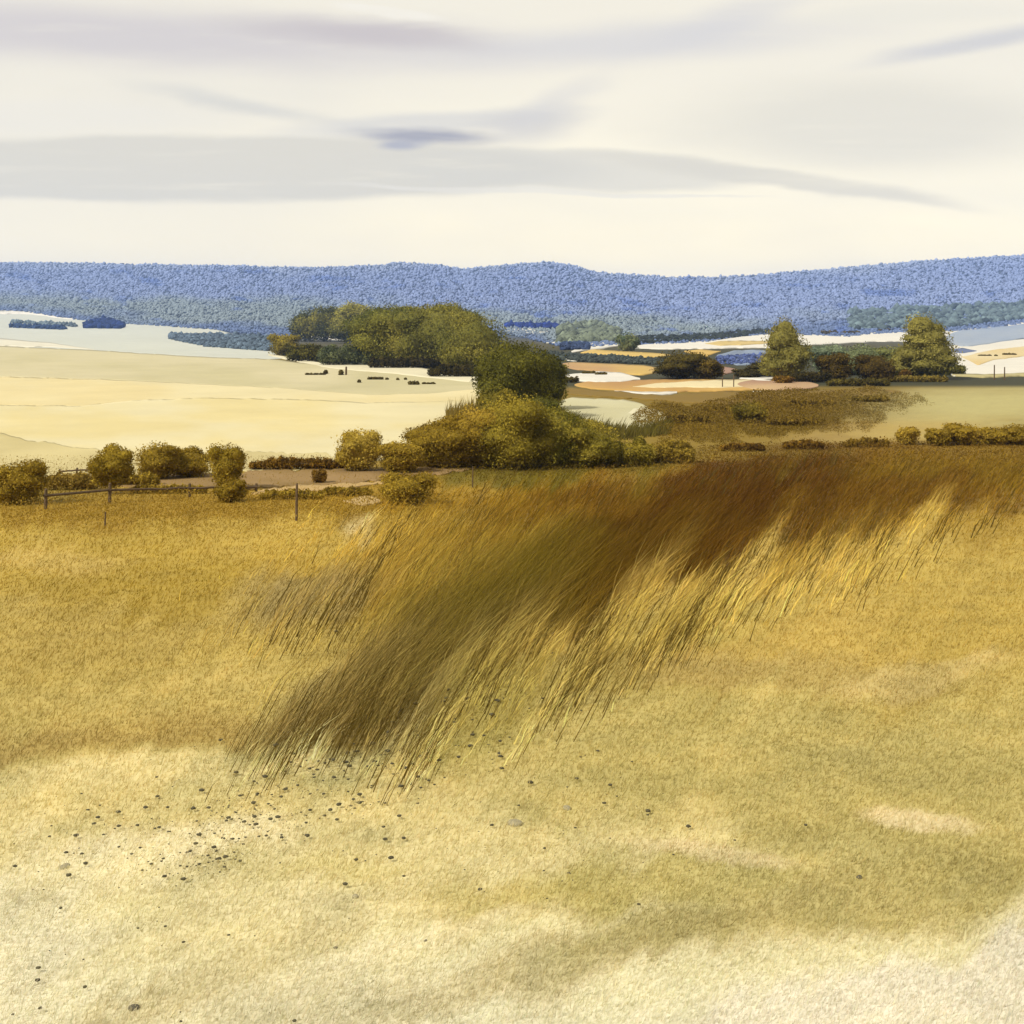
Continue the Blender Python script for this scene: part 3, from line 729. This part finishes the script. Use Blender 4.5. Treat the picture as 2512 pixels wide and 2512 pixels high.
belt_wood('wood', 1400, .83, 1.02, [(.83, .306), (.88, .303), (1.02, .298)], [(.83, .323), (.93, .321), (1.02, .310)], (110, 128, 130), 'grey green wood above the white fields at right', .0030)
belt_wood('wood', 900, .53, .66, [(.53, .345), (.66, .352)], [(.53, .352), (.66, .357)], (76, 84, 78), 'dark grey hedgerow wood between the gold strips at centre', .0016)
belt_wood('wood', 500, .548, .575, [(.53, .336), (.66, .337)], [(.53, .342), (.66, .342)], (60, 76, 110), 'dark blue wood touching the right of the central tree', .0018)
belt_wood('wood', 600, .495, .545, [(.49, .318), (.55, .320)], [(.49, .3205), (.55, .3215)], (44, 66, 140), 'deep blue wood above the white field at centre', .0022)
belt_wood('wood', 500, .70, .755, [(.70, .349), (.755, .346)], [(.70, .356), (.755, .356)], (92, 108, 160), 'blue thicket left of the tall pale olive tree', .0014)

# rough scrub as one mass
def scrub(name, n, keep, ur, vr_, size, cols, label):
    n = int(n * 1.3); u = rng.uniform(*ur, n); v = rng.uniform(*vr_, n); k = keep(u, v); kw = rng.random(n) < k; u = u[kw]; v = v[kw]; kk = k[kw].astype(float); n = len(u)
    x, Y, z = at(u, v)
    cl = fbm(x / 5, Y / 9, 3)
    hh = (rng.random(n) ** 1.5) * size * np.clip(.6 + 2.2 * cl, .1, 1.8) * kk ** 1.5
    p = np.stack([x, Y, z + hh], -1)
    a = rng.normal(size=(n, 3)); a /= np.linalg.norm(a, axis=1)[:, None]; b = np.cross(a, rng.normal(size=(n, 3))); b /= np.linalg.norm(b, axis=1)[:, None]
    s_ = (.0007 * Y * rng.uniform(.5, 1.5, n))[:, None]
    q = np.stack([p - a * s_, p - b * s_ * .6, p + a * s_, p + b * s_ * .6], 1).reshape(-1, 3)
    m = smooth(cl * 2.4 + .5)[:, None]; c = (lin(cols[0]) * (1 - m) + lin(cols[1]) * m) / K * 1.3
    c = (c * .3 + tinted(ground_colour(x, Y)) / K * 1.45 * .7) * rng.normal(1, .13, n).clip(.4, 1.8)[:, None]
    o = mesh_np(name, q, np.arange(n * 4).reshape(-1, 4), [M_LEAF], np.repeat(np.clip(c, .002, .6), 4, 0))
    return tag(o, label, 'undergrowth', kind='stuff')
def kA(u, v):
    r = ((u - .745) / .145) ** 2 + ((v - .405 + (u - .76) * .07) / .025) ** 2
    return smooth((1.1 - r + fbm(u * 40, v * 90, 3) * 1.6) / .7)
scrub('undergrowth', 170000, kA, (.56, .98), (.376, .436), 1.5, [(108, 86, 24), (154, 124, 46)], 'brown scrub on the rise right of the small pale field')
def kB(u, v):
    return (v > np.interp(u, [.4, .6, .7, 1], [.452, .450, .436, .430]) + .004 * fbm(u * 60, v * 10, 2)) & (rng.random(len(u)) < smooth((.476 - v) / .03))
scrub('undergrowth', 60000, kB, (.40, 1.05), (.43, .478), .9, [(98, 66, 16), (150, 112, 32)], 'dark brown undergrowth along the top of the meadow')
def kC(u, v):
    return (v > .484 + .006 * fbm(u * 40, v * 10, 3)) & (rng.random(len(u)) < smooth((.53 - v) / .04) * smooth((.46 - u) / .05))
scrub('undergrowth', 50000, kC, (-.1, .46), (.476, .53), .7, [(144, 118, 34), (184, 154, 62)], 'golden rough growth just below the farm track')

# ------------------------------------------------------------------ fence and posts
def box(c, sx, sy, sz):
    c = np.array(c); v = np.array([(x, y, z) for x in (-.5, .5) for y in (-.5, .5) for z in (-.5, .5)]) * (sx, sy, sz)
    f = np.array([(0, 1, 3, 2), (4, 6, 7, 5), (0, 4, 5, 1), (2, 3, 7, 6), (0, 2, 6, 4), (1, 5, 7, 3)])
    return v + c, f
def stake(h, r):
    v, f = tube([(0, 0, -.3), (.01, 0, h * .5), (0.03, 0, h * .96), (0.03, 0, h)], [r, r * .95, r * .85, r * .45], 8)
    n = len(v); cap = np.array([[n - 8, n - 7, n - 6, n - 5], [n - 8, n - 5, n - 4, n - 1], [n - 4, n - 3, n - 2, n - 1]])
    return v, np.concatenate([f, cap])
def fence(pts, label, hs, r=.10, railr=.055, railh=.72):
    P = [tuple(float(a[0]) for a in at(u, v)) for u, v in pts]
    root = empty('wooden_fence', P[0]); tag(root, label, 'fence')
    o0 = np.array(P[0])
    for p, h in zip(P, hs):
        v, f = stake(h, r); mesh_np('post', v + (np.array(p) - o0), f, [M_POST], parent=root)
    for (p, h1), (q, h2) in zip(list(zip(P, hs))[:-1], list(zip(P, hs))[1:]):
        a = np.array(p) - o0 + (0, -.09, h1 * railh); b = np.array(q) - o0 + (0, -.09, h2 * railh)
        t = np.linspace(-.02, 1.02, 7)[:, None]
        pts_ = a * (1 - t) + b * t; pts_[:, 2] += rng.normal(0, .02, 7)
        v, f = tube(pts_, [railr] * 7, 6); mesh_np('rail', v, f, [M_POST], parent=root)
    return root
fence([(.0445, .4975), (.107, .4915), (.185, .4855), (.25, .4815)], 'long brown rail fence in the rough grass, ending beside the round golden tree', [1.45, 1.5, 1.1, .8], railh=.66, r=.12, railr=.10)
fence([(.058, .4665), (.075, .466), (.097, .4655)], 'short piece of rail fence between the left edge bush and the round golden tree', [.8, .9, 1.0], railr=.08)
PG = 'loose wooden posts'
for u, v, h, r, lb in [(.2895, .5085, 2.4, .09, 'tall thin post standing in the golden grass below the track'),
                 (.1025, .5145, .9, .05, 'short faint post in the grass below the long rail fence'),
                 (.4615, .476, 1.8, .06, 'thin post beside the end of the track, under the thicket'),
                 (.338, .3665, 2.8, .35, 'lone post on the pale field in front of the copse'),
                 (.971, .3712, 4.4, .18, 'left one of two pale posts on the rise at far right'),
                 (.981, .3712, 3.8, .18, 'right one of two pale posts on the rise at far right'),
                 (.7055, .3785, 2.6, .14, 'left one of two posts standing in the cream field before the clump'),
                 (.7165, .3785, 3.2, .14, 'right one of two posts standing in the cream field before the clump')]:
    x, Y, z = [float(a[0]) for a in at(u, v)]
    vv_, ff_ = stake(h, r); o = mesh_np('post', vv_, ff_, [M_POST]); o.location = (x, Y, z); tag(o, lb, 'post', PG)

# ------------------------------------------------------------------ stones
def stone_mesh(r, flat=.6, sd=0.):
    iv, if_ = ICO3
    k = 1 + .35 * n3(iv * 1.3 + sd, 1.0, sd) + .12 * n3(iv * 4 + sd, 1.0, sd)
    v = iv * k[:, None] * r * np.array([1.15, .9, flat]); v[:, 2] += r * flat * .35
    return v, if_
SG = 'larger stones on the pale slope'
for i, (u, v, s_, m_, lb) in enumerate([
        (.131, .985, .0050, M_STONE, 'dark comma shaped stone at the very bottom of the slope'),
        (.0635, .847, .0045, M_PALE, 'dull pale stone at the far left of the slope'),
        (.5535, .790, .0042, M_PALE, 'round olive stone alone in the middle of the slope'),
        (.503, .805, .0062, M_PALE, 'pale round stone just left of the round olive stone'),
        (.839, .857, .0030, M_STONE, 'small black stone alone on the right of the slope'),
        (.347, .876, .0034, M_PALE, 'pale pebble like stone below the flat double slab'),
        (.328, .926, .0022, M_STONE, 'black round stone low in the middle left'),
        (.4155, .919, .0018, M_STONE, 'tiny black stone right of the low black round one'),
        (.487, .736, .0018, M_STONE, 'tiny dark stone high in the dark grass tail'),
        (.5555, .853, .0018, M_STONE, 'tiny dark stone below the round olive stone')]):
    x, Y, z = [float(a[0]) for a in at(u, v)]
    vv_, ff_ = stone_mesh(s_ * Y / F, .5, i * 3.1); o = mesh_np('stone', vv_, ff_, [m_], smoothf=True); o.location = (x, Y, z)
    o.rotation_euler.z = i; tag(o, lb, 'stone', SG)
# specks: clods and pebbles strewn below the long grass
spu, spv = [], []
for (pu, pv, ru, rv, rot, n) in [(.40, .725, .10, .03, 28, 160), (.24, .80, .07, .016, 20, 110), (.205, .845, .03, .010, 15, 45), (.46, .70, .05, .035, 30, 60), (.37, .735, .08, .03, 25, 150), (.27, .785, .06, .02, 20, 110), (.20, .835, .05, .018, 15, 70),
                                 (.12, .81, .05, .03, 10, 45), (.42, .80, .12, .05, 0, 60), (.15, .93, .14, .05, 0, 45), (.63, .80, .06, .03, -10, 34),
                                 (.40, .66, .08, .05, 30, 40), (.55, .85, .10, .04, 0, 26), (.06, .87, .04, .05, 0, 22), (.15, .80, .1, .03, 0, 30)]:
    a = math.radians(rot); p = rng.normal(0, 1, n) * ru; q = rng.normal(0, 1, n) * rv
    spu.append(pu + p * math.cos(a) + q * math.sin(a)); spv.append(pv - p * math.sin(a) * .9 + q * math.cos(a))
spu = np.concatenate(spu); spv = np.clip(np.concatenate(spv), .6, 1.04)
x, Y, z = at(spu, spv); iv, if_ = ICO2
rr = (.0005 + .0019 * rng.random(len(spu)) ** 4) * Y / F
k = 1 + rng.uniform(-.22, .22, (len(spu), len(iv)))
P = iv[None] * k[..., None] * rr[:, None, None] * np.array([1.2, .9, .55]) + np.stack([x, Y, z + .065 + rr * .2], -1)[:, None]
M_CLOD = plain_mat('dark_clods', (.05, .042, .016), 3, .3)
tag(mesh_np('pebbles', P.reshape(-1, 3), (if_[None] + (np.arange(len(spu)) * len(iv))[:, None, None]).reshape(-1, 3), [M_CLOD], smoothf=True),
    'small dark clods and pebbles strewn below the tail of dark grass', 'pebbles', kind='stuff')

# ------------------------------------------------------------------ haze
bx = mesh_np('haze', *(lambda b: (b[0], b[1]))(box((0, 4400, (-260 + 330) / 2), 24000, 9600, 590)), [])
hm, nt, N, L = new_mat('haze_air')
out = N.new('ShaderNodeOutputMaterial'); pv = N.new('ShaderNodeVolumePrincipled')
pv.inputs['Color'].default_value = (.34, .52, 1.0, 1); pv.inputs['Density'].default_value = .000060; pv.inputs['Anisotropy'].default_value = 0.0
L.new(pv.outputs[0], out.inputs['Volume'])
bx.data.materials.append(hm); tag(bx, kind='stuff'); bx.display_type = 'WIRE'
hm.cycles.homogeneous_volume = True if hasattr(hm.cycles, 'homogeneous_volume') else None

# ------------------------------------------------------------------ sky and sun
SUN_EL, SUN_AZ = 46, -125     # degrees; azimuth measured from straight ahead, negative is left (behind the left shoulder)
w = bpy.data.worlds.new('World'); sc.world = w; w.use_nodes = True
nt = w.node_tree; N = nt.nodes; L = nt.links; N.clear()
out = N.new('ShaderNodeOutputWorld'); bg = N.new('ShaderNodeBackground'); bg.inputs['Strength'].default_value = .1
sky = N.new('ShaderNodeTexSky'); sky.sky_type = 'NISHITA'; sky.sun_disc = False
sky.sun_elevation = math.radians(SUN_EL); sky.sun_rotation = math.radians(SUN_AZ)
tc = N.new('ShaderNodeTexCoord'); sp = N.new('ShaderNodeSeparateXYZ'); L.new(tc.outputs['Generated'], sp.inputs[0])
def mth(op, a, b=None, c=None, clamp=False):
    n = N.new('ShaderNodeMath'); n.operation = op; n.use_clamp = clamp
    for i, x in enumerate((a, b, c)):
        if x is None: continue
        if isinstance(x, (int, float)): n.inputs[i].default_value = x
        else: L.new(x, n.inputs[i])
    return n.outputs[0]
yy = mth('MAXIMUM', mth('ABSOLUTE', sp.outputs['Y']), .02)
az = mth('DIVIDE', sp.outputs['X'], yy); el = mth('DIVIDE', sp.outputs['Z'], yy)
cv = N.new('ShaderNodeCombineXYZ'); L.new(az, cv.inputs[0]); L.new(mth('MULTIPLY', el, 4.0), cv.inputs[1])
def noise(scale, det, off):
    mp = N.new('ShaderNodeVectorMath'); mp.operation = 'ADD'; mp.inputs[1].default_value = (off, off * 1.7, 0)
    L.new(cv.outputs[0], mp.inputs[0])
    n = N.new('ShaderNodeTexNoise'); n.inputs['Scale'].default_value = scale; n.inputs['Detail'].default_value = det
    n.inputs['Roughness'].default_value = .55
    L.new(mp.outputs[0], n.inputs['Vector']); return mth('SUBTRACT', n.outputs['Fac'], .5)
n1 = noise(2.6, 5, 3.1); n2 = noise(7, 6, 11.3); n3_ = noise(1.1, 4, 23.)
azw = mth('ADD', az, mth('MULTIPLY', n1, .16))
elw = mth('ADD', el, mth('ADD', mth('MULTIPLY', n1, .018), mth('MULTIPLY', n2, .014)))
def skyc(c): return tuple(lin(c) / E * 10)
def mixc(fac, a, b):
    m = N.new('ShaderNodeMix'); m.data_type = 'RGBA'
    L.new(fac, m.inputs['Factor']); 
    if isinstance(a, tuple): m.inputs['A'].default_value = (*a, 1)
    else: L.new(a, m.inputs['A'])
    if isinstance(b, tuple): m.inputs['B'].default_value = (*b, 1)
    else: L.new(b, m.inputs['B'])
    return m.outputs['Result']
def ramp(x, a, b):
    m = N.new('ShaderNodeMapRange'); m.interpolation_type = 'SMOOTHSTEP'
    m.inputs['From Min'].default_value = a; m.inputs['From Max'].default_value = b
    L.new(x, m.inputs['Value']); return m.outputs['Result']
c = mixc(ramp(elw, .05, .25), skyc((278, 266, 232)), skyc((250, 243, 225)))
c = mixc(ramp(elw, .035, .11), skyc((298, 280, 228)), c)
c = mixc(mth('MULTIPLY', ramp(n3_, -.12, .16), .35), c, skyc((222, 218, 212)))
wv = N.new('ShaderNodeVectorMath'); wv.operation = 'MULTIPLY'; wv.inputs[1].default_value = (1, 3.2, 1)
L.new(cv.outputs[0], wv.inputs[0])
wn = N.new('ShaderNodeTexNoise'); wn.inputs['Scale'].default_value = 5; wn.inputs['Detail'].default_value = 8; wn.inputs['Roughness'].default_value = .62
L.new(wv.outputs[0], wn.inputs['Vector']); wisp = mth('SUBTRACT', wn.outputs['Fac'], .5)
CLOUD = [(.85, .12, .22, .05, 0, (234, 228, 212), .8, .8),
         (.12, .032, .40, .034, -3, (214, 207, 208), .8, 1.0),
         (.37, .034, .13, .014, -6, (200, 191, 193), .7, 1.1),
         (.62, .042, .24, .022, 4, (220, 217, 217), .7, 1.1),
         (.70, .020, .10, .018, 15, (222, 219, 218), .6, 1.1),
         (.97, .038, .14, .011, 10, (212, 210, 211), .8, 1.1),
         (.18, .165, .42, .033, 0, (228, 222, 207), .95, .28),
         (.55, .165, .20, .022, -2, (226, 221, 208), .7, .4),
         (.24, .102, .11, .009, -12, (220, 217, 209), .7, 1.3),
         (.42, .120, .16, .012, 4, (222, 219, 214), .7, .8),
         (.41, .133, .085, .0085, -1, (178, 177, 184), 1.0, 1.0),
         (.385, .142, .03, .006, 3, (176, 178, 192), .8, 1.0),
         (.53, .120, .06, .020, 6, (214, 210, 207), .7, 1.1),
         (.55, .100, .05, .014, 30, (224, 220, 216), .5, 1.3),
         (.76, .175, .20, .011, -8, (230, 223, 206), .8, .7),
         (.52, .187, .22, .003, -2, (244, 238, 224), .6, .5),
         (.37, .012, .05, .006, -12, (252, 246, 232), .9, .6),
         (.03, .115, .20, .020, 0, (246, 240, 226), .6, .8),
         (.90, .012, .12, .012, 2, (242, 237, 222), .6, .8)]
for (pu, pv_, ru, rv, rot, col, st, so) in CLOUD:
    a = math.radians(rot); cu, ce = (pu - .5) / F, (V0 - pv_) / F
    du = mth('SUBTRACT', azw, cu); de = mth('SUBTRACT', elw, ce)
    p = mth('DIVIDE', mth('ADD', mth('MULTIPLY', du, math.cos(a)), mth('MULTIPLY', de, math.sin(a))), ru / F)
    q = mth('DIVIDE', mth('SUBTRACT', mth('MULTIPLY', de, math.cos(a)), mth('MULTIPLY', du, math.sin(a))), rv / F)
    r = mth('SQRT', mth('ADD', mth('MULTIPLY', p, p), mth('MULTIPLY', q, q)))
    m = mth('MULTIPLY', ramp(r, 1.0 + so * .35, 1.0 - so * .65) if False else mth('SUBTRACT', 1.0, ramp(r, 1.0 - so * .75, 1.0 + so * .35)), st)
    m = mth('MULTIPLY', m, ramp(wisp, -.48, .0))
    c = mixc(m, c, skyc(col))
fin = mixc(mth('ADD', .97, 0), sky.outputs[0], c)
L.new(fin, bg.inputs['Color']); L.new(bg.outputs[0], out.inputs['Surface'])

sd = bpy.data.lights.new('sun', 'SUN'); sd.energy = 2.5; sd.angle = math.radians(2.5); sd.color = (1, .94, .84)
so_ = bpy.data.objects.new('sun', sd); COL.objects.link(so_)
a = math.radians(SUN_AZ); e = math.radians(SUN_EL)
from mathutils import Vector
d = Vector((math.sin(a) * math.cos(e), math.cos(a) * math.cos(e), math.sin(e)))
so_.rotation_euler = d.to_track_quat('Z', 'Y').to_euler(); so_.location = (0, 0, 80)

# ------------------------------------------------------------------ camera
cd = bpy.data.cameras.new('camera'); cam = bpy.data.objects.new('camera', cd); COL.objects.link(cam); sc.camera = cam
cam.location = (0, 0, CAMZ); cam.rotation_euler = (math.radians(90), 0, 0)
cd.sensor_width = 36; cd.lens = 36 * F; cd.shift_y = -(0.5 - V0); cd.clip_end = 40000; cd.clip_start = .1
sc.view_settings.view_transform = 'Standard'; sc.view_settings.look = 'None'; sc.view_settings.exposure = EXPO; sc.view_settings.gamma = 1
sc.render.engine = 'CYCLES'; sc.cycles.use_denoising = True
sc.cycles.max_bounces = 6; sc.cycles.volume_bounces = 1; sc.cycles.transparent_max_bounces = 4
